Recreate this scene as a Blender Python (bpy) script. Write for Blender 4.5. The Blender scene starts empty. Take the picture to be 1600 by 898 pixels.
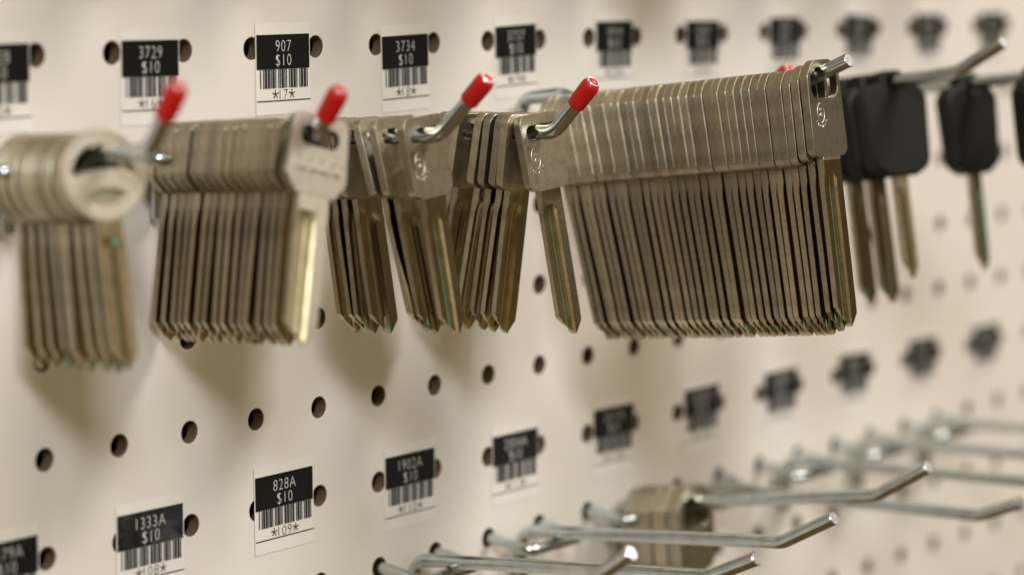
import bpy, bmesh, math, random
from mathutils import Vector, Matrix
random.seed(11)
C = bpy.context.scene
COL = C.collection
S = 0.0254          # everything below is written in inches: the pegboard's hole pitch is one inch
PI = math.pi

# ------------------------------------------------------------------ camera
CAM = (-17.7700, -19.2739, 0.7727)
YAW, PITCH, ROLL, FPX = 0.898712, -0.120702, 0.000133, 4012.26
cam = bpy.data.cameras.new('camera'); co = bpy.data.objects.new('camera', cam); COL.objects.link(co)
fw = Vector((math.sin(YAW)*math.cos(PITCH), math.cos(YAW)*math.cos(PITCH), math.sin(PITCH)))
rt = fw.cross(Vector((0, 0, 1))).normalized(); up = rt.cross(fw)
M3 = Matrix((rt, up, -fw)).transposed()
co.matrix_world = Matrix.Translation(Vector(CAM)*S) @ M3.to_4x4()
cam.sensor_fit = 'HORIZONTAL'; cam.sensor_width = 36; cam.lens = FPX*36/1600
cam.clip_start = 0.02; cam.clip_end = 50
cam.dof.use_dof = True; cam.dof.focus_distance = 27.98*S; cam.dof.aperture_fstop = 5.9
cam.dof.aperture_blades = 0
C.camera = co

# ------------------------------------------------------------------ world: the dim shop around the display
W = bpy.data.worlds.new('World'); C.world = W; W.use_nodes = True
nt = W.node_tree; nt.nodes.clear()
def N(t, k, **kw):
    n = t.nodes.new(k)
    for a, b in kw.items(): setattr(n, a, b)
    return n
def mth(t, op, a, b=None, clamp=False):
    n = N(t, 'ShaderNodeMath', operation=op, use_clamp=clamp)
    for i, v in enumerate((a, b)):
        if v is None: continue
        if isinstance(v, (int, float)): n.inputs[i].default_value = v
        else: t.links.new(v, n.inputs[i])
    return n.outputs[0]
def mixc(t, f, a, b, mode='MIX'):
    n = N(t, 'ShaderNodeMix', data_type='RGBA', blend_type=mode)
    for k, v in ((0, f), (6, a), (7, b)):
        if isinstance(v, (int, float)): n.inputs[k].default_value = v
        elif isinstance(v, tuple): n.inputs[k].default_value = (*v, 1)
        else: t.links.new(v, n.inputs[k])
    return n.outputs[2]
def rng(t, v, a, b, c=0.0, d=1.0):
    n = N(t, 'ShaderNodeMapRange', interpolation_type='SMOOTHSTEP')
    t.links.new(v, n.inputs[0])
    for i, x in enumerate((a, b, c, d)): n.inputs[i+1].default_value = x
    return n.outputs[0]
tc = N(nt, 'ShaderNodeTexCoord'); sx = N(nt, 'ShaderNodeSeparateXYZ'); nt.links.new(tc.outputs['Generated'], sx.inputs[0])
X, Y, Z = sx.outputs
shop = mixc(nt, rng(nt, X, 0.28, 0.62), (.48, .31, .125), (.21, .15, .072))       # lit aisle straight ahead, dark racks to the right
shop = mixc(nt, rng(nt, X, -0.9, -0.35), (.35, .225, .09), shop)
floor_c = mixc(nt, rng(nt, Z, -0.7, -0.12), (.31, .19, .07), shop)
col = mixc(nt, rng(nt, Z, 0.15, 0.6), floor_c, (.56, .38, .15))
lit = mth(nt, 'MULTIPLY', mth(nt, 'MULTIPLY', rng(nt, X, 0.10, 0.18), rng(nt, X, 0.42, 0.58, 1, 0)), mth(nt, 'MULTIPLY', rng(nt, Z, -0.35, -0.15), rng(nt, Z, 0.45, 0.6, 1, 0)))
lit = mth(nt, 'MULTIPLY', lit, rng(nt, Y, -0.3, -0.5))
col = mixc(nt, lit, col, (1.12, .90, .66))     # bright patch added for the front key faces to reflect
teal_x = mth(nt, 'MULTIPLY', rng(nt, X, -0.36, -0.30), rng(nt, X, -0.02, 0.03, 1, 0))
teal_z = mth(nt, 'MULTIPLY', rng(nt, Z, 0.0, 0.06), rng(nt, Z, 0.40, 0.47, 1, 0))
teal = mth(nt, 'MULTIPLY', mth(nt, 'MULTIPLY', teal_x, teal_z), rng(nt, Y, -0.3, -0.5))
col = mixc(nt, teal, col, (.30, 1.7, 1.58))  # teal patch added so the milled grooves pick up cyan glints
bg = N(nt, 'ShaderNodeBackground'); wo = N(nt, 'ShaderNodeOutputWorld')
nt.links.new(col, bg.inputs[0]); bg.inputs[1].default_value = 0.50; nt.links.new(bg.outputs[0], wo.inputs[0])

# ------------------------------------------------------------------ shop lamps
def area(name, loc, target, sx_, sy_, watts, color):
    l = bpy.data.lights.new(name, 'AREA'); l.shape = 'RECTANGLE'; l.size = sx_*S; l.size_y = sy_*S; l.energy = watts; l.color = color
    o = bpy.data.objects.new(name, l); COL.objects.link(o)
    o.location = Vector(loc)*S
    o.rotation_euler = (Vector(target)-Vector(loc)).to_track_quat('-Z', 'Y').to_euler()
    return o
area('key_lamp', (-38, -50, 36), (4, 0, -2), 20, 14, 20.5, (.93, .98, 1.04))
area('ceiling_lamp', (8, -34, 58), (7, 0, -2), 70, 7, 7, (1.0, .74, .44))
area('far_ceiling_lamp', (44, -46, 60), (14, 0, -2), 40, 8, 40, (.98, .98, .99))

vs = C.view_settings; vs.view_transform = 'Standard'; vs.look = 'None'; vs.exposure = 0; vs.gamma = 1
C.cycles.max_bounces = 6; C.cycles.glossy_bounces = 3; C.cycles.use_denoising = True
C.cycles.sample_clamp_indirect = 6

# ------------------------------------------------------------------ materials
def mat(name, base, rough=.5, metal=0., spec=.5, coat=0.):
    m = bpy.data.materials.new(name); m.use_nodes = True
    b = m.node_tree.nodes['Principled BSDF']
    b.inputs['Base Color'].default_value = (*base, 1); b.inputs['Roughness'].default_value = rough
    b.inputs['Metallic'].default_value = metal; b.inputs['Specular IOR Level'].default_value = spec
    b.inputs['Coat Weight'].default_value = coat
    return m, m.node_tree, b
def noise(t, scale, detail=3, rough=.5, stretch=None, coord='Object'):
    c = N(t, 'ShaderNodeTexCoord'); n = N(t, 'ShaderNodeTexNoise')
    n.inputs['Scale'].default_value = scale; n.inputs['Detail'].default_value = detail; n.inputs['Roughness'].default_value = rough
    if stretch:
        mp = N(t, 'ShaderNodeMapping'); mp.inputs['Scale'].default_value = stretch
        t.links.new(c.outputs[coord], mp.inputs[0]); t.links.new(mp.outputs[0], n.inputs['Vector'])
    else: t.links.new(c.outputs[coord], n.inputs['Vector'])
    return n.outputs['Fac']
def bump(t, b, h, strength, dist):
    n = N(t, 'ShaderNodeBump'); n.inputs['Strength'].default_value = strength; n.inputs['Distance'].default_value = dist
    t.links.new(h, n.inputs['Height']); t.links.new(n.outputs[0], b.inputs['Normal'])

def key_metal(name, base, dark, rough=.30):
    m, t, b = mat(name, base, rough, 1.)
    oi = N(t, 'ShaderNodeObjectInfo')
    n1 = noise(t, 260, 5, .65); n2 = noise(t, 2600, 4, .7)
    tar = mixc(t, rng(t, n1, .38, .72), base, dark)
    tar = mixc(t, mth(t, 'MULTIPLY', rng(t, n2, .5, .75), .35), tar, tuple(x*.55 for x in dark))
    tint = mixc(t, oi.outputs['Random'], (.74, .75, .74), (1.12, 1.09, 1.03))
    t.links.new(mixc(t, 1., tar, tint, 'MULTIPLY'), b.inputs['Base Color'])
    r = mth(t, 'ADD', mth(t, 'MULTIPLY', n1, .22 if rough > .15 else .10), rough-.06)
    sc = rng(t, noise(t, 1900, 2, .5, (1, 1, .08)), .58, .70)
    r = mth(t, 'ADD', mth(t, 'ADD', r, mth(t, 'MULTIPLY', n2, .10)), mth(t, 'MULTIPLY', sc, -.08))
    t.links.new(r, b.inputs['Roughness'])
    h = mth(t, 'ADD', mth(t, 'MULTIPLY', noise(t, 3200, 3, .6, (1, 1, .45)), .6), mth(t, 'MULTIPLY', n1, .8))
    bump(t, b, h, .13, .0002)
    return m
M = {}
M['nickel'] = key_metal('nickel_silver', (.58, .53, .425), (.37, .33, .25))
M['edge'] = key_metal('punched_nickel_edge', (.55, .505, .405), (.37, .335, .255), .34)
M['nickel_lit'] = key_metal('lit_nickel', (.82, .73, .64), (.66, .56, .46), .36)  # lighter nickel copy: bright reflection of the front bows put into the colour
M['milled'] = key_metal('milled_nickel_silver', (.56, .50, .37), (.42, .37, .265), .12)
M['brass'] = key_metal('yellow_nickel', (.60, .51, .32), (.48, .40, .24), .32)

m, t, b = mat('zinc_wire', (.55, .57, .56), .2, 1.)
t.links.new(mixc(t, rng(t, noise(t, 300, 4), .4, .7), (.57, .62, .63), (.47, .51, .515)), b.inputs['Base Color'])
t.links.new(mth(t, 'ADD', mth(t, 'MULTIPLY', noise(t, 900, 3), .18), .10), b.inputs['Roughness'])
bump(t, b, noise(t, 700, 3), .10, .0002); M['wire'] = m
m, t, b = mat('cut_wire_end', (.85, .86, .86), .35, 1.); bump(t, b, noise(t, 2500, 3), .5, .0003); M['wire_end'] = m
m, t, b = mat('red_vinyl', (.62, .018, .012), .42, 0., .35)
t.links.new(mixc(t, noise(t, 200, 3), (.66, .014, .009), (.52, .009, .007)), b.inputs['Base Color'])
b.inputs['Subsurface Weight'].default_value = .08; b.inputs['Subsurface Radius'].default_value = (.002, .0004, .0003)
bump(t, b, noise(t, 500, 2), .05, .0003); M['red'] = m
m, t, b = mat('white_hardboard_face', (.76, .71, .645), .42, 0., .4)
t.links.new(mixc(t, rng(t, noise(t, 14, 4), .35, .7), (.775, .700, .622), (.745, .668, .59)), b.inputs['Base Color'])
sp = mixc(t, mth(t, 'MULTIPLY', rng(t, noise(t, 260, 2, .5), .77, .80), .5), mixc(t, rng(t, noise(t, 14, 4), .35, .7), (.775, .700, .622), (.745, .668, .59)), (.30, .24, .17))
t.links.new(sp, b.inputs['Base Color'])
bump(t, b, mth(t, 'ADD', noise(t, 1500, 3, .6), mth(t, 'MULTIPLY', noise(t, 60, 2), .8)), .06, .0003); M['board'] = m
m, t, b = mat('brown_hardboard_core', (.20, .125, .065), .9)
t.links.new(mixc(t, noise(t, 1300, 4, .7), (.075, .042, .02), (.26, .16, .08)), b.inputs['Base Color'])
bump(t, b, noise(t, 1800, 4), .6, .0006); M['core'] = m
m, t, b = mat('cavity_shade_wall', (.03, .024, .018), .9)  # near-black colour stands for the shade behind the holes
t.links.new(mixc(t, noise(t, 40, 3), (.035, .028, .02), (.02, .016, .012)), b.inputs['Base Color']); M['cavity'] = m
def film(name, c1, c2, rough, wr):
    m, t, b = mat(name, c1, rough, 0., .5)
    t.links.new(mixc(t, noise(t, 120, 4, coord='Object'), c1, c2), b.inputs['Base Color'])
    n = noise(t, 55, 3, .6, (1, 1, 2.2))
    r = N(t, 'ShaderNodeTexWave'); r.inputs['Scale'].default_value = 40; r.inputs['Distortion'].default_value = 9; r.inputs['Detail'].default_value = 3
    c = N(t, 'ShaderNodeTexCoord'); t.links.new(c.outputs['Object'], r.inputs[0])
    h = mth(t, 'MULTIPLY', rng(t, n, .48, .75), r.outputs['Fac'])
    bump(t, b, mth(t, 'ADD', h, mth(t, 'MULTIPLY', n, .5)), wr, .0012)
    return m
M['label'] = film('label_paper_under_tape', (.83, .76, .69), (.79, .72, .65), .28, .06)
M['black'] = film('black_label_ink', (.006, .0055, .006), (.010, .009, .009), .38, .06)
M['black'].node_tree.nodes['Principled BSDF'].inputs['Specular IOR Level'].default_value = .2
M['black_wrinkled'] = film('black_ink_under_wrinkled_tape', (.006, .0055, .006), (.012, .011, .011), .20, .55)
M['bar'] = mat('barcode_ink', (.02, .017, .017), .4)[0]
M['white_ink'] = mat('pale_label_lettering', (.70, .65, .58), .4)[0]
m, t, b = mat('black_key_plastic', (.008, .008, .008), .5, 0., .3)
t.links.new(mixc(t, noise(t, 400, 3), (.005, .005, .005), (.010, .0095, .009)), b.inputs['Base Color']); bump(t, b, noise(t, 2500, 3), .25, .0003); M['plastic'] = m

# ------------------------------------------------------------------ mesh helpers (inches in, metres out)
def link(name, bm, m, parent=None, sharp=32, extra=None):
    me = bpy.data.meshes.new(name)
    bmesh.ops.scale(bm, vec=(S, S, S), verts=bm.verts)
    bm.to_mesh(me); bm.free()
    me.materials.append(m)
    for x in (extra or ()): me.materials.append(x)
    me.shade_smooth(); me.set_sharp_from_angle(angle=math.radians(sharp))
    o = bpy.data.objects.new(name, me); COL.objects.link(o)
    if parent: o.parent = parent
    return o
def thing(name, label, cat, loc=(0, 0, 0), group=None):
    o = bpy.data.objects.new(name, None); COL.objects.link(o); o.empty_display_size = .01
    o.location = Vector(loc)*S
    tag(o, label, cat, group); return o
def tag(o, label, cat, group=None):
    o['label'] = label; o['category'] = cat
    if group: o['group'] = group
    return o
def copy_tree(o, parent=None):
    c = o.copy(); COL.objects.link(c); c.parent = parent
    for ch in list(o.children): copy_tree(ch, c)
    return c
def round_poly(pts, rad, seg=6):
    out = []; n = len(pts)
    for i, p in enumerate(pts):
        r = rad[i] if isinstance(rad, (list, tuple)) else rad
        p = Vector(p); a = Vector(pts[i-1])-p; c = Vector(pts[(i+1) % n])-p
        la, lc = a.length, c.length; a.normalize(); c.normalize()
        ang = a.angle(c); d = min(r/math.tan(ang/2), la*.48, lc*.48)
        if r <= 0 or d < 1e-5: out.append(p); continue
        rr = d*math.tan(ang/2); cen = p+(a+c).normalized()*(rr/math.sin(ang/2))
        s = p+a*d-cen; e = p+c*d-cen
        tot = s.angle(e); sg = 1 if s.x*e.y-s.y*e.x > 0 else -1
        for k in range(seg+1):
            th = sg*tot*k/seg
            out.append(cen+Vector((s.x*math.cos(th)-s.y*math.sin(th), s.x*math.sin(th)+s.y*math.cos(th))))
    return out
def ellipse(cx, cz, rx, rz, n=28):
    return [Vector((cx+rx*math.cos(2*PI*k/n), cz+rz*math.sin(2*PI*k/n))) for k in range(n)]
def area2(p): return sum(p[i-1].x*p[i].y-p[i].x*p[i-1].y for i in range(len(p)))
def offset(p, d):                      # d > 0 shrinks a CCW loop
    out = []; n = len(p)
    for i in range(n):
        e1 = (p[i]-p[i-1]); e2 = (p[(i+1) % n]-p[i])
        if e1.length < 1e-7: e1 = e2
        if e2.length < 1e-7: e2 = e1
        n1 = Vector((-e1.y, e1.x)).normalized(); n2 = Vector((-e2.y, e2.x)).normalized()
        b = n1+n2
        b = n1 if b.length < 1e-6 else b/max(.35, (1+n1.dot(n2)))
        out.append(p[i]+b*d)
    return out
def plate(outer, holes, t, bev=.0034, bm=None, y0=0.):
    """a stamped plate lying in x-z, thickness t along y, chamfered rims, through holes"""
    bm = bm or bmesh.new()
    loops = [(outer if area2(outer) > 0 else outer[::-1], 1)]+[(h if area2(h) > 0 else h[::-1], -1) for h in holes]
    rim = {-1: [], 1: []}
    for lp, sg in loops:
        ins = offset(lp, bev*sg); rows = []
        for pp, y in ((ins, -t/2), (lp, -t/2+bev), (lp, t/2-bev), (ins, t/2)):
            rows.append([bm.verts.new((q.x, y+y0, q.y)) for q in pp])
        n = len(lp)
        for a, c in zip(rows[:-1], rows[1:]):
            for i in range(n):
                j = (i+1) % n
                f = (a[i], a[j], c[j], c[i])
                f = bm.faces.new(f if sg > 0 else f[::-1])
                f.material_index = 1 if a is rows[1] else 0
        for s, row in ((-1, rows[0]), (1, rows[-1])):
            rim[s] += [bm.edges.get((row[i], row[(i+1) % n])) for i in range(n)]
    for s in (-1, 1):
        r = bmesh.ops.triangle_fill(bm, use_beauty=True, use_dissolve=False, edges=rim[s])
        for f in r['geom']:
            if isinstance(f, bmesh.types.BMFace):
                f.normal_update()
                if f.normal.y*s < 0: f.normal_flip()
    return bm
def box(bm, x0, x1, y0, y1, z0, z1):
    r = bmesh.ops.create_cube(bm, size=1)
    for v in r['verts']:
        v.co = Vector(((x0+x1)/2+v.co.x*(x1-x0), (y0+y1)/2+v.co.y*(y1-y0), (z0+z1)/2+v.co.z*(z1-z0)))
def fillet(pts, rad, seg=8):
    out = [Vector(pts[0])]
    for i in range(1, len(pts)-1):
        p = Vector(pts[i]); a = Vector(pts[i-1])-p; c = Vector(pts[i+1])-p
        la, lc = a.length, c.length; a.normalize(); c.normalize(); ang = a.angle(c)
        r = rad[i-1] if isinstance(rad, (list, tuple)) else rad
        d = min(r/math.tan(ang/2), la*.48, lc*.48); rr = d*math.tan(ang/2)
        cen = p+(a+c).normalized()*(rr/math.sin(ang/2)); s = p+a*d-cen; e = p+c*d-cen
        tot = s.angle(e); ax = s.cross(e).normalized()
        for k in range(seg+1): out.append(cen+Matrix.Rotation(tot*k/seg, 3, ax) @ s)
    out.append(Vector(pts[-1])); return out
def sweep(path, r, seg=20, bm=None, ends=(True, True), cap_mat=0):
    bm = bm or bmesh.new(); n = len(path); rings = []
    tg = [(path[min(i+1, n-1)]-path[max(i-1, 0)]).normalized() for i in range(n)]
    nv = tg[0].orthogonal().normalized()
    st = []
    for i in range(n):
        if i:
            q = tg[i-1].rotation_difference(tg[i]); nv = (q @ nv); nv = (nv-tg[i]*nv.dot(tg[i])).normalized()
        st.append((path[i], nv.copy(), tg[i], r))
    ch = r*.10
    first, last = st[0], st[-1]
    st = [(first[0], first[1], first[2], r-ch), (first[0]+first[2]*ch, first[1], first[2], r)]+st[1:-1]+[(last[0]-last[2]*ch, last[1], last[2], r), (last[0], last[1], last[2], r-ch)]
    for p, a, tt, rad in st:
        b_ = tt.cross(a)
        rings.append([bm.verts.new(p+(a*math.cos(2*PI*k/seg)+b_*math.sin(2*PI*k/seg))*rad) for k in range(seg)])
    for a, c in zip(rings[:-1], rings[1:]):
        for k in range(seg):
            j = (k+1) % seg; bm.faces.new((a[k], a[j], c[j], c[k]))
    f = bm.faces.new(rings[0][::-1]); f.material_index = cap_mat
    f = bm.faces.new(rings[-1]); f.material_index = cap_mat
    return bm
def lathe_dir(bm, base, d, prof, seg=28):
    d = Vector(d).normalized(); a = d.orthogonal().normalized(); b_ = d.cross(a); rings = []
    for h, r in prof:
        c = Vector(base)+d*h
        rings.append([bm.verts.new(c)] if r < 1e-6 else [bm.verts.new(c+(a*math.cos(2*PI*k/seg)+b_*math.sin(2*PI*k/seg))*r) for k in range(seg)])
    for p, q in zip(rings[:-1], rings[1:]):
        for k in range(seg):
            j = (k+1) % seg
            vs_ = [p[0] if len(p) == 1 else p[k], None if len(p) == 1 else p[j], q[0] if len(q) == 1 else q[j], None if len(q) == 1 else q[k]]
            bm.faces.new([v for v in vs_ if v is not None])
    return bm

# ------------------------------------------------------------------ pegboard with real holes
def pegboard():
    bm = bmesh.new(); R = .122; n = 24; T = .16
    sq = []
    for k in range(n):
        a = 2*PI*k/n; c, s = math.cos(a), math.sin(a); q = .5/max(abs(c), abs(s)); sq.append((c*q, s*q, c*R, s*R))
    for u in range(-9, 33):
        for v in range(-12, 6):
            o, i, m_, bk, ob = [], [], [], [], []
            for (x, z, hx, hz) in sq:
                o.append(bm.verts.new((u+x, 0, v+z))); i.append(bm.verts.new((u+hx*1.05, 0, v+hz*1.05)))
                m_.append(bm.verts.new((u+hx, .008, v+hz))); bk.append(bm.verts.new((u+hx, T, v+hz)))
                ob.append(bm.verts.new((u+x, T, v+z)))
            for k in range(n):
                j = (k+1) % n
                bm.faces.new((o[k], o[j], i[j], i[k])); bm.faces.new((i[k], i[j], m_[j], m_[k]))
                f = bm.faces.new((m_[k], m_[j], bk[j], bk[k])); f.material_index = 1
                f = bm.faces.new((bk[k], bk[j], ob[j], ob[k])); f.material_index = 1
    bmesh.ops.remove_doubles(bm, verts=bm.verts, dist=1e-4)
    o = link('pegboard', bm, M['board'], None, 25, [M['core']])
    return tag(o, 'white hardboard pegboard panel drilled with rows of round brown holes', 'pegboard')
pegboard()
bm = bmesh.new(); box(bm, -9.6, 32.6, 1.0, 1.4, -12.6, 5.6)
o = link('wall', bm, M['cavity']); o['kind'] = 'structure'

# ------------------------------------------------------------------ price labels
def text_mesh(body, height, squeeze, align='CENTER'):
    cu = bpy.data.curves.new('txt', 'FONT'); cu.body = body; cu.align_x = align; cu.size = 1; cu.resolution_u = 4; cu.space_character = 1.12; cu.offset = -.020
    ob = bpy.data.objects.new('txt', cu); COL.objects.link(ob)
    dg = bpy.context.evaluated_depsgraph_get(); me = bpy.data.meshes.new_from_object(ob.evaluated_get(dg))
    bm = bmesh.new(); bm.from_mesh(me)
    bpy.data.objects.remove(ob); bpy.data.curves.remove(cu); bpy.data.meshes.remove(me)
    zs = [v.co.y for v in bm.verts]; xs = [v.co.x for v in bm.verts]
    k = height/.73; z0 = 0.0
    xm = (min(xs)+max(xs))/2
    for v in bm.verts: v.co = Vector(((v.co.x-xm)*k*squeeze, 0, (v.co.y-z0)*k))
    return bm
C39 = {'0': '000110100', '1': '100100001', '2': '001100001', '3': '101100000', '4': '000110001', '5': '100110000', '6': '001110000', '7': '000100101', '8': '100100100', '9': '001100100', '*': '010010100'}
def star(bm, x, z, r, y):
    for k in range(5):
        a = PI/2+2*PI*k/5; d = Vector((math.cos(a), math.sin(a))); q = Vector((-d.y, d.x))*r*.11
        p = [Vector((x, z))+q, Vector((x, z))-q, Vector((x, z))+d*r-q, Vector((x, z))+d*r+q]
        vv = [bm.verts.new((e.x, y-.0004*k, e.y)) for e in p]
        f = bm.faces.new(vv); f.normal_update()
        if f.normal.y > 0: f.normal_flip()
def sheet(name, x0, x1, z0, z1, y, m, parent, t=.003):
    bm = bmesh.new(); box(bm, x0, x1, y-t, y, z0, z1); return link(name, bm, m, parent)
def price_label(u0, u1, row, top, num, price, code, label, tilt=0., wrinkled=False):
    """u0..u1: black panel's ends; top: black panel's top edge above the hole row"""
    w = u1-u0; H = .37; h = w/2
    bm = bmesh.new()                       # paper slip, slightly lifted corners
    nx, nz = 14, 16; x0, x1, z0, z1 = -h-.015, h+.015, -.86, .12
    g = [[bm.verts.new((x0+(x1-x0)*i/nx, -.006-.010*max(0, abs(2*i/nx-1)-.8)*random.random(), z0+(z1-z0)*j/nz)) for i in range(nx+1)] for j in range(nz+1)]
    for j in range(nz):
        for i in range(nx): bm.faces.new((g[j][i], g[j][i+1], g[j+1][i+1], g[j+1][i]))
    o = link('price_label', bm, M['label'])
    o.location = Vector(((u0+u1)/2, 0, row+top))*S; o.rotation_euler = (0, tilt+random.uniform(-.012, .012), 0)
    tag(o, label, 'price label', 'black and white price labels stuck on the pegboard')
    sheet('black_panel', -h, h, -H, 0, -.010, M['black_wrinkled' if wrinkled else 'black'], o)
    bm = text_mesh(num, .132, .86); 
    for v in bm.verts: v.co += Vector((0, -.0155, -.185))
    link('number_lettering', bm, M['white_ink'], o)
    bm = text_mesh(price, .132, .86)
    for v in bm.verts: v.co += Vector((0, -.0155, -.335))
    link('price_lettering', bm, M['white_ink'], o)
    seq = []
    for ch in '*'+code+'*':
        for k, e in enumerate(C39[ch]): seq.append((k % 2 == 0, 2.6 if e == '1' else 1.))
        seq.append((False, 1.))
    tot = sum(s for _, s in seq[:-1]); x = -h+.05; sc = (w-.08)/tot
    bm = bmesh.new()
    for is_bar, s in seq:
        if is_bar: box(bm, x, x+s*sc, -.013, -.0105, -.575, -H-.004)
        x += s*sc
    link('barcode', bm, M['bar'], o)
    bm = text_mesh(code, .115, 1.0); wdt = max(v.co.x for v in bm.verts)
    for v in bm.verts: v.co += Vector((0, -.0125, -.697))
    for s in (-1, 1): star(bm, s*(wdt+.065), -.64, .050, -.0125)
    link('code_lettering', bm, M['bar'], o)
    sheet('rule_line', -h-.005, h+.012, -.715, -.705, -.0115, M['bar'], o, .002)
    return o
LAB = 'black price label'
price_label(-1.92, -1.10, 0, .12, '3728', '$10', '15', LAB+' cut by the left edge in the upper row')
price_label(.12, .91, 0, .12, '3729', '$10', '16', LAB+' reading 3729 in the upper row')
price_label(2.06, 2.88, 0, .145, '907', '$10', '17', LAB+' reading 907 in the upper row')
price_label(4.08, 4.88, 0, .10, '3734', '$10', '18', LAB+' reading 3734 in the upper row', -.02)
price_label(6.12, 6.90, 0, .18, '3737', '$10', '19', LAB+' fifth from the left in the upper row, right of 3734', -.04)
price_label(8.14, 8.90, 0, .20, '1014', '$10', '20', LAB+' sixth from the left in the upper row, over the long key stack')
price_label(10.12, 10.88, 0, .18, '1027', '$10', '21', LAB+' seventh from the left in the upper row, blurred')
price_label(12.12, 12.90, 0, .20, '1041', '$10', '22', LAB+' eighth in the upper row, above the end of the long stack')
price_label(14.1, 14.9, 0, .20, '1054', '$10', '23', LAB+' third from the right in the upper row, strongly blurred', .05)
price_label(16.1, 16.9, 0, .20, '1068', '$10', '24', LAB+' second from the right in the upper row, strongly blurred')
price_label(18.1, 18.9, 0, .20, '1072', '$10', '25', LAB+' rightmost in the upper row, above the bent bare hook tip')
price_label(-1.93, -1.13, -5, .27, '1179A', '$10', '107', LAB+' cut by the left edge in the lower row', 0, True)
price_label(-.06, .87, -5, .27, '1333A', '$10', '108', LAB+' reading 1333A in the lower row, its tape wrinkled', 0, True)
price_label(1.96, 2.87, -5, .36, '828A', '$10', '109', LAB+' reading 828A in the lower row')
price_label(4.10, 4.97, -5, .265, '1902A', '$10', '110', LAB+' reading 1902A in the lower row')
price_label(6.07, 6.95, -5, .23, '2004A', '$10', '111', LAB+' fifth from the left in the lower row, beside 1902A')
price_label(8.12, 8.98, -5, .28, '2017A', '$10', '112', LAB+' sixth from the left in the lower row')
price_label(10.15, 10.95, -5, .28, '2033A', '$10', '113', LAB+' seventh from the left in the lower row, blurred')
price_label(12.1, 12.95, -5, .27, '2048A', '$10', '114', LAB+' third from the right in the lower row, blurred black patch')
price_label(14.1, 14.95, -5, .28, '2061A', '$10', '115', LAB+' second from the right in the lower row, strongly blurred', .03)
price_label(16.1, 16.95, -5, .28, '2075A', '$10', '116', LAB+' next to the right edge in the lower row')
price_label(18.1, 18.95, -5, .28, '2088A', '$10', '117', LAB+' rightmost in the lower row, strongly blurred')

# ------------------------------------------------------------------ hooks
RA, RB = .080, .068
HOOK = {}
def peg_hook(um, row, v0, bend, tip, capped, label, key, hump=None):
    """arm leaves the board at height v0, runs straight to bend (w, v) and turns up to tip (w, v)"""
    t = thing('peg_hook', label, 'hook', (um, 0, row), 'wire hooks plugged into the pegboard')
    bw, bv = bend; tw, tv = tip; d0 = row
    pts, rads = [(0, -.10, -.70), (0, -.10, v0-row), (0, -bw, bv-row), (0, -tw, tv-row)], [.22, .30]
    if hump:                                # this wire rises over its bracket before it runs out
        pts[1:2] = [(0, -.10, hump-row-.08), (0, -.72, hump-row), (0, -1.15, v0-row+.12)]; rads = [.2, .2, .2, .5]
    path = fillet(pts, rads, 9)
    link('arm', sweep(path, RA, 22, cap_mat=1), M['wire'], t, 40, [M['wire_end']])
    slope = (bv-v0)/(bw-.10)
    def va(w): return v0+slope*(w-.10) if w < bw else bv+(tv-bv)/(tw-bw)*(w-bw)
    cv = (v0-.06 if hump else va(.64))-RA-RB-row
    path = fillet([(-.5, .30, 0), (-.5, -.12, 0), (-.5, -.64, cv), (.5, -.64, cv), (.5, -.12, 0), (.5, .30, 0)], [.2, .13, .13, .2], 7)
    link('bracket', sweep(path, RB, 18), M['wire'], t, 40)
    if capped:
        d = Vector((0, -(tw-bw), tv-bv)).normalized(); b0 = Vector((0, -tw, tv-row))-d*.365
        R_ = .105
        prof = [(0, RA+.001), (-.002, R_-.016), (.008, R_-.006), (.02, R_-.004), (.28, R_)]
        prof += [(.28+.105*math.sin(a), R_*math.cos(a)) for a in [PI/2*k/8 for k in range(1, 8)]]+[(.385, 0)]
        link('tip_cap', lathe_dir(bmesh.new(), b0, d, prof), M['red'], t, 50)
    HOOK[key] = (um, va, t)
    return t
peg_hook(-1.5, -1, -.93, (2.08, -.83), (2.50, -.20), True, 'red capped wire hook at the far left holding round headed keys', 'S1')
peg_hook(.5, -1, -.93, (2.30, -.78), (2.64, -.30), True, 'red capped wire hook with a hanging tail, second from the left, below the 3729 label', 'S2')
peg_hook(2.5, -1, -.98, (2.20, -.86), (2.84, -.25), True, 'red capped wire hook in front of the 3734 label with few loose keys', 'S3')
peg_hook(4.5, -1, -.96, (2.15, -.93), (2.68, -.36), True, 'sharp red capped wire hook in the middle, rising beside the stamped key', 'S4')
peg_hook(6.5, -1, -.88, (4.0, -.43), (4.66, -.14), False, 'long bare tipped wire hook carrying the longest key stack', 'S5', -.62)
peg_hook(8.5, -1, -.90, (2.15, -.80), (2.64, -.33), True, 'red capped wire hook peeking out behind the long key stack', 'S6')
peg_hook(10.5, -1, -.98, (3.81, -.40), (4.42, -.03), False, 'long bare wire hook at upper right with black headed keys and raised tip', 'S7')
peg_hook(12.5, -1, -.96, (4.0, -.50), (4.6, -.15), False, 'long bare wire hook running out of the right edge above the black keys', 'S8')
peg_hook(2.5, -6, -5.95, (4.02, -5.36), (4.66, -4.90), False, 'long bare wire hook at the bottom whose blunt tip alone shows, leftmost', 'E2')
peg_hook(4.5, -6, -5.98, (4.25, -5.57), (4.84, -5.29), False, 'long bare wire hook along the bottom edge plugged in below label 1902A', 'E4')
peg_hook(6.5, -6, -5.98, (3.88, -5.60), (4.56, -5.23), False, 'long bare wire hook at the bottom passing in front of the low key stack', 'E6')
peg_hook(8.5, -6, -5.98, (3.93, -5.37), (4.62, -4.95), False, 'long bare wire hook carrying the low key stack, rising to a high tip', 'E8')
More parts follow.
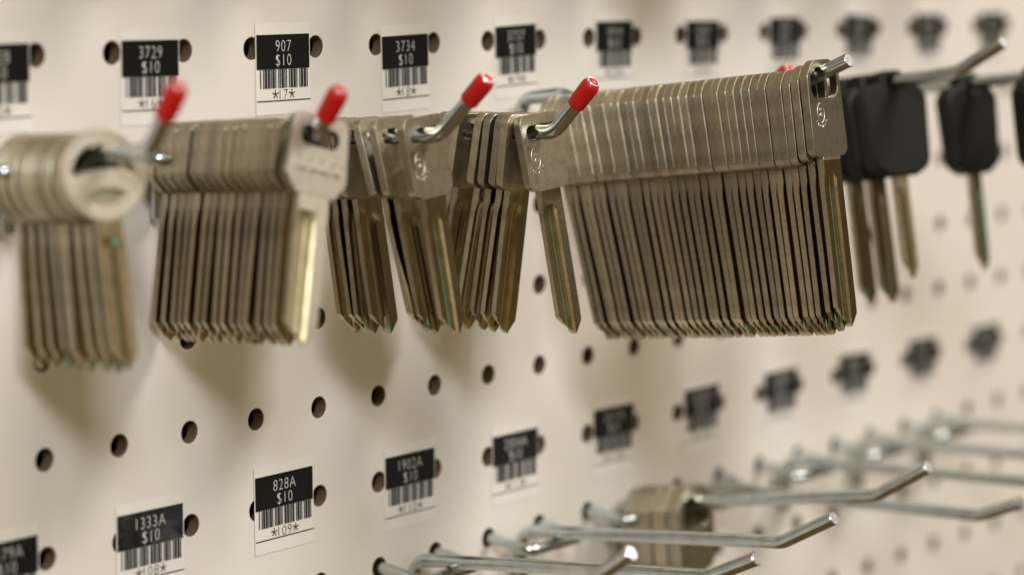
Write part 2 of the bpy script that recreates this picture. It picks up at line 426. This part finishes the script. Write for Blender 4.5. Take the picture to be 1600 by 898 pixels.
peg_hook(10.5, -6, -6.05, (4.22, -5.91), (4.81, -5.67), False, 'long bare wire hook behind the low key stack, ending at the right edge', 'E10')
peg_hook(12.5, -6, -5.98, (4.2, -5.82), (4.8, -5.5), False, 'blurred bare wire hook, third from the right in the lower row', 'E12')
peg_hook(14.5, -6, -5.98, (4.2, -5.84), (4.8, -5.5), False, 'blurred bare wire hook, second from the right in the lower row', 'E14')
peg_hook(16.5, -6, -5.98, (4.2, -5.80), (4.8, -5.5), False, 'strongly blurred bare wire hook at the right edge of the lower row', 'E16')

# ------------------------------------------------------------------ key blanks
def blade_bm(Wd, L, t, ztop, tipx=.22, bare=False):
    h = t/2; m_ = t*.27; g = t*.28; c = .004; e = Wd/2
    P1 = [(-e, -h+m_+c), (-e+c, -h+m_), (-.37*Wd, -h+m_), (-.33*Wd, -h+.52*t), (-.15*Wd, -h+.52*t), (-.12*Wd, -h+.44*t), (.0*Wd, -h+.44*t), (.025*Wd, -h+.175*t), (.14*Wd, -h), (e-c, -h), (e, -h+c),
          (e, h-m_*.5-c), (e-c, h-m_*.5), (.26*Wd, h-m_*.5), (.20*Wd, h), (.02*Wd, h), (-.06*Wd, h-g), (-.18*Wd, h-g), (-.26*Wd, h), (-e+c, h), (-e, h-c)]
    P0 = [(x, (-h+(c if i in (0, 10) else 0)) if i < 11 else (h-(c if i in (11, 20) else 0))) for i, (x, y) in enumerate(P1)]
    def mix(f): return [(a[0], a[1]+(b_[1]-a[1])*f) for a, b_ in zip(P0, P1)]
    bm = bmesh.new()
    st = [(P0, 0.), (P0, .16), (mix(.55), .22), (mix(.85), .28), (P1, .36), (P1, L-.26)]
    rings = [[bm.verts.new((x, y, ztop-d)) for x, y in P] for P, d in st]
    tx = tipx*Wd
    def end(x):
        d = (tx-.06*Wd-x)/(tx-.06*Wd+e) if x < tx-.06*Wd else (x-tx-.06*Wd)/(e-tx-.06*Wd) if x > tx+.06*Wd else 0
        return d*(.235 if x < tx else .15)
    rings.append([bm.verts.new((x, y*.9, ztop-L+end(x))) for x, y in P1])
    n = len(P1)
    for a, b_ in zip(rings[:-1], rings[1:]):
        for i in range(n):
            j = (i+1) % n; f = bm.faces.new((a[i], b_[i], b_[j], a[j]))
            if i in (10, n-1): f.material_index = 2
            elif bare and i < 8 and a is not rings[0]: f.material_index = 1     # milled side where the plating is gone
    bm.faces.new(rings[0]); f = bm.faces.new(rings[-1][::-1])
    bmesh.ops.triangulate(bm, faces=[f])
    bmesh.ops.recalc_face_normals(bm, faces=bm.faces)
    return bm
def ring_bm(cx, cz, rx, rz, wd, y, t, bm=None):
    bm = bm or bmesh.new()
    return plate(ellipse(cx, cz, rx, rz, 32), [ellipse(cx, cz, rx-wd, rz-wd, 32)], t, .0035, bm, y)
def stroke(bm, x, z, l, ang, y, wd=.011, t=.010):
    d = Vector((math.cos(ang), math.sin(ang)))*l/2; q = Vector((-d.y, d.x)).normalized()*wd/2; p = Vector((x, z))
    plate([p-d-q, p+d-q, p+d+q, p-d+q], [], t, .003, bm, y)
def stamp(parent, cx, cz, r, t, m):
    """raised round maker's stamp: a ring with three characters and a curved row of letters under it"""
    y = -t/2; bm = ring_bm(cx, cz, r*.80, r*1.30, .009, y, .006)
    for x, z, l, a in ((-.18, .48, .34, 1.5), (.18, .48, .34, 1.6), (0, .48, .3, 0), (-.12, -.15, .3, 1.2), (.12, -.1, .3, 1.9), (0, -.35, .3, .1), (.3, -.3, .3, 2.2), (-.3, -.25, .2, .6)):
        stroke(bm, cx+x*r, cz+z*r, l*r, a, y, .008, .006)
    for k in range(8):
        a = PI*1.18+k*PI*.64/7
        x, z = cx+math.cos(a)*r*1.22, cz+math.sin(a)*r*1.52
        stroke(bm, x, z-.02, r*.30, a+(.5 if k % 2 else -.45), y, .008, .006); 
        if k % 2: stroke(bm, x+.01, z-.02, r*.22, a+1.5, y-.0005, .008, .006)
    return link('stamped_mark', bm, m, parent, 32, [m])
def key(kind, label='', rich=False, L=None):
    t_ = .1
    root = thing('key_blank', label, 'key')
    if kind == 'tall':      # narrow tall bow with a large round opening
        t_ = .101; tw, bw, H, z1 = .305, .325, 1.07, .085
        out = round_poly([(-bw, z1-H), (bw, z1-H), (tw, z1-.17), (tw-.13, z1), (-tw+.13, z1), (-tw, z1-.17)], [.11, .11, .05, .16, .16, .05], 8)
        hole = round_poly([(-.25, -.34), (.25, -.34), (.25, -.10), (.15, .0), (-.15, .0), (-.25, -.10)], [.17, .17, .1, .12, .12, .1], 7)
        link('bow', plate(out, [hole], t_), M['nickel'], root, 32, [M['edge']])
        link('blade', blade_bm(.32, 1.90, t_-.008, z1-H+.006), M['milled'], root, 14, [M['brass'], M['edge']])
        if rich: stamp(root, -.12, -.50, .085, t_, M['nickel_lit'])
        link('shoulder', plate(round_poly([(-.17, z1-H-.04), (.17, z1-H-.04), (.15, z1-H+.05), (-.15, z1-H+.05)], .02, 3), [], t_-.004, .004), M['nickel'], root, 32, [M['edge']])
    elif kind == 'slot':    # rounded rectangular bow with a wide slot
        t_ = .098; b_, H, z1 = .35, .79, .12
        out = round_poly([(-b_+.02, z1-H), (-.20, z1-H-.06), (.20, z1-H-.06), (b_-.02, z1-H), (b_, z1-.08), (b_-.06, z1), (-b_+.06, z1), (-b_, z1-.08)], [.09, .03, .03, .09, .1, .07, .07, .1], 6)
        hole = round_poly([(-.26, -.165), (.26, -.165), (.26, 0), (-.26, 0)], .08, 7)
        link('bow', plate(out, [hole], t_), M['nickel'], root, 32, [M['edge']])
        link('blade', blade_bm(.345, L or 1.64, t_-.010, z1-H-.055), M['milled'], root, 14, [M['brass'], M['edge']])
        if rich: stamp(root, -.17, -.36, .095, t_, M['nickel_lit'])
    elif kind == 'square':  # squarish bow with cut lower corners
        t_ = .110; b_, H, z1 = (.345, .80, .12) if rich else (.41, .71, .12)
        out = round_poly([(-.22, z1-H), (.22, z1-H), (b_, z1-H+.17), (b_-.03, z1-.05), (b_-.10, z1), (-b_+.10, z1), (-b_+.03, z1-.05), (-b_, z1-H+.17)], [.04, .04, .12, .14, .10, .10, .14, .12], 6)
        hole = round_poly([(-.22, -.20), (.22, -.20), (.22, 0), (-.22, 0)], .09, 7)
        bm_ = M['nickel_lit'] if rich else M['nickel']
        link('bow', plate(out, [hole], t_), bm_, root, 32, [M['edge']])
        link('blade', blade_bm(.34, 1.46 if rich else 1.58, t_-.008, z1-H+.006, .22, rich), M['nickel_lit'] if rich else M['milled'], root, 14, [M['brass'], M['edge']])
        if rich:            # worn raised lettering across the bow
            bm = bmesh.new()
            for k in range(9):
                x = -.26+k*.065
                stroke(bm, x, -.38, .12, 1.5+.25*math.sin(k*2.1), -t_/2, .024, .04)
                stroke(bm, x+.02, -.38+.05*(-1)**k, .06, .1, -t_/2, .022, .038)
            link('raised_lettering', bm, M['nickel_lit'], root, 32, [M['nickel_lit']])
    elif kind == 'round':   # round bow, half moon slot, oval recess
        t_ = .104; r = .44; cz = (.15 if rich else .11)-r
        out = ellipse(0, cz, r, r, 48)
        hole = [Vector((.31*math.cos(a), -.29+.29*math.sin(a))) for a in [PI*k/16 for k in range(17)]]
        hole = hole[:1]+hole[1:-1]+hole[-1:]+[Vector((-.17, -.245)), Vector((0, -.22)), Vector((.17, -.245))]
        oval = ellipse(0, -.50, .19, .075, 24)
        pm = M['nickel_lit'] if rich else M['nickel']
        if rich:
            link('bow', plate(out, [hole, oval], t_, .02), pm, root, 32, [M['edge']])
            link('rim', ring_bm(0, cz, r-.012, r-.012, .05, -t_/2-.004, .02), pm, root, 32, [pm])
            bm = bmesh.new(); plate(ellipse(0, -.50, .21, .09, 24), [], .03, .006, bm, .02); link('recess', bm, M['nickel'], root, 32, [M['nickel']])
        else:
            link('bow', plate(out, [hole], t_, .008), pm, root, 32, [M['edge']])
        link('blade', blade_bm(.26, 1.41, t_-.008, cz-r+.03), M['milled'], root, 14, [M['brass'], M['edge']])
    elif kind == 'plastic': # black plastic head on a plain blade
        t_ = .26; b_, z1, zb, zt = .53, .055, -1.28, -.12
        out = round_poly([(-b_+.06, zb+.12), (-.22, zb), (.22, zb), (b_-.06, zb+.12), (b_, zt-.14), (b_-.14, zt), (.20, zt), (.17, z1), (-.17, z1), (-.20, zt), (-b_+.14, zt), (-b_, zt-.14)], [.2, .1, .1, .2, .14, .14, .03, .08, .08, .03, .14, .14], 7)
        hole = round_poly([(-.11, -.20), (.11, -.20), (.11, 0), (-.11, 0)], .09, 7)
        link('bow', plate(out, [hole], t_, .035), M['plastic'], root, 32, [M['plastic']])
        link('blade', blade_bm(.32 if L else .21, L or 1.30, .09, zb+.02), M['milled'], root, 14, [M['brass'], M['edge']])
    elif kind == 'wide':    # big squarish bow of the low stack
        t_ = .102; b_, H, z1 = .38, 1.10, .14
        out = round_poly([(-b_+.04, z1-H), (b_-.04, z1-H), (b_, z1-.27), (b_-.2, z1), (-b_+.2, z1), (-b_, z1-.27)], [.12, .12, .08, .2, .2, .08], 6)
        hole = round_poly([(-.26, -.40), (.26, -.40), (.26, -.10), (.14, 0), (-.14, 0), (-.26, -.10)], .13, 7)
        link('bow', plate(out, [hole], t_), M['nickel'], root, 32, [M['edge']])
        link('blade', blade_bm(.33, 1.5, t_-.008, z1-H+.006), M['milled'], root, 14, [M['brass'], M['edge']])
    return root
ORD = 'front second third fourth fifth sixth seventh eighth ninth tenth eleventh twelfth thirteenth fourteenth fifteenth sixteenth seventeenth eighteenth nineteenth twentieth twenty-first twenty-second twenty-third twenty-fourth twenty-fifth twenty-sixth twenty-seventh twenty-eighth twenty-ninth thirtieth thirty-first thirty-second thirty-third thirty-fourth thirty-fifth thirty-sixth'.split()
PROTO = {}
def place(kind, hook, w, pitch, yaw=0., roll=0., dx=0., rich=False, label='', group=None, dv=0., L=None):
    um, va, _ = HOOK[hook]
    k = (kind, rich, L)
    if k not in PROTO: PROTO[k] = key(kind, '', rich, L); r = PROTO[k]
    else: r = copy_tree(PROTO[k])
    r.matrix_local = Matrix.Translation(Vector((um+dx, -w, va(w)+RA+.002+dv))*S) @ Matrix.Rotation(math.radians(yaw), 4, 'Z') @ Matrix.Rotation(math.radians(pitch), 4, 'X') @ Matrix.Rotation(math.radians(-roll), 4, 'Y')
    tag(r, label, 'key', group)
    return r
rj = lambda a: random.uniform(-a, a)
def stack(kind, hook, n, w0, w1, p0, p1, what, group, jit=(.8, 1., .6, .012), first=1, yaw=0., roll=0.):
    """n keys from the board (w0, pitch p0) to the front (w1, pitch p1)"""
    for i in range(n):
        f = i/max(1, n-1); k = n-1-i+first
        w = w0+(w1-w0)*f
        place(kind, hook, w, p0+(p1-p0)*f+rj(jit[0]), yaw+rj(jit[1]), roll+rj(jit[2]), rj(jit[3]), False,
              (ORD[k]+' '+what) if k else 'front '+what, group)
g = 'round headed keys on the far left hook'
stack('round', 'S1', 8, .42, 1.26, -4, -9, 'round headed key from the front on the far left hook', g, (2.2, 1.5, 1.2, .012))
place('round', 'S1', 1.44, -9, -16, 2, -.03, True, 'front round headed key with a pale ring bow on the far left hook', g)
g = 'square headed keys on the second hook'
stack('square', 'S2', 15, .47, 2.12, 8, 7, 'square headed key from the front in the second stack', g, (.7, .8, .7, .012))
place('square', 'S2', 2.29, -12, -13, -15, .06, True, 'front square headed key turned to face us, gold blade, in the second stack', g)
g = 'loose slot headed keys on the third hook'
for w, p, y, r, i in ((.60, -8, -2, 2, 6), (.75, -10, -4, 1, 5), (.90, -8, -1, 0, 4), (1.05, -9, -5, 2, 3), (1.36, -16, -3, 1, 2), (1.55, -12, 1, 2, 1), (1.95, -8, 3, 4, 0)):
    place('slot', 'S3', w, p, y, r, rj(.02), i == 0, (ORD[i] if i else 'front')+' slot headed key'+(' from the front' if i else '')+' on the third hook, behind the second red cap', g, L=1.47)
g = 'spaced slot headed keys on the middle hook'
for w, p, y, r, i in ((.80, 10, -1, -2, 7), (.94, 10, 1, -2, 6), (1.06, 11, -2, -2, 5), (1.32, 9, 2, -3, 4), (1.49, 9, -2, -1, 3), (1.63, 8, 0, -2, 2), (1.74, 7, -1, -1, 1)):
    place('slot', 'S4', w, p, y, r, rj(.02), False, ORD[i]+' slot headed key from the front in the spaced middle group', g)
place('slot', 'S4', 1.86, -8, -2, 5, .06, True, 'front stamped slot headed key on the middle hook beside the sharp red cap', g)
g = 'tall headed keys in the long stack'
stack('tall', 'S5', 34, .64, 4.13, -16, -9, 'tall headed key from the front in the long stack', g, (.35, .7, .4, .012))
place('tall', 'S5', 4.27, -8, -3, 1, .0, True, 'front stamped tall headed key of the long stack, round bare hook end through it', g)
g = 'black plastic headed keys at upper right'
place('plastic', 'S7', 2.16, -9, 0, 0, 0, False, 'rear black plastic headed key half hidden by the long stack', g, L=1.6)
place('plastic', 'S7', 2.46, -9, -4, 1, 0, False, 'middle black plastic headed key on the upper right hook', g, L=1.6)
place('plastic', 'S7', 2.80, -11, -18, 1, 0, False, 'front black plastic headed key with its loop hole showing, beside the long stack', g)
place('plastic', 'S8', 2.80, -8, -8, 1, 0, False, 'black plastic headed key hanging alone near the right edge', g)
place('plastic', 'S8', 3.85, -6, 0, 0, 0, False, 'black plastic headed key cut off by the right edge', g)
g = 'wide headed keys in the low stack'
stack('wide', 'E8', 7, .52, 1.16, -3, -3, 'wide headed key from the front in the low stack at the bottom', g, (.8, 1, .8, .012))
place('wide', 'E8', 1.27, -3, -2, 1, .0, False, 'front wide headed key of the low stack, dark face', g)

# the row of stock just above the frame: only its soft shadows reach the picture
bm = bmesh.new()
for u, n in ((-1.5, 14), (.5, 15), (2.5, 15), (4.5, 14), (6.5, 26), (8.5, 14), (10.5, 15), (12.5, 13), (14.5, 15), (16.5, 14)):
    sweep(fillet([(u, -.10, 3.3), (u, -.10, 4.02), (u, -.35-n*.125, 4.06+n*.01), (u, -.85-n*.125, 4.5+n*.01)], [.2, .3], 6), .08, 12, bm)
    for k in range(n):
        w = .35+k*.125
        plate([Vector((u-.38+p, q+4.1)) for p, q in ((0, -.75), (.22, -.80), (.22, -2.1), (.34, -2.25), (.5, -2.1), (.5, -.80), (.76, -.75), (.76, 0), (0, 0))], [], .09, .006, bm, -w)
o = link('hanging_stock', bm, M['nickel'], None, 32, [M['edge']]); o['kind'] = 'stuff'
tag(o, 'nickel key blanks hanging in dense rows above the top edge of the picture', 'keys')
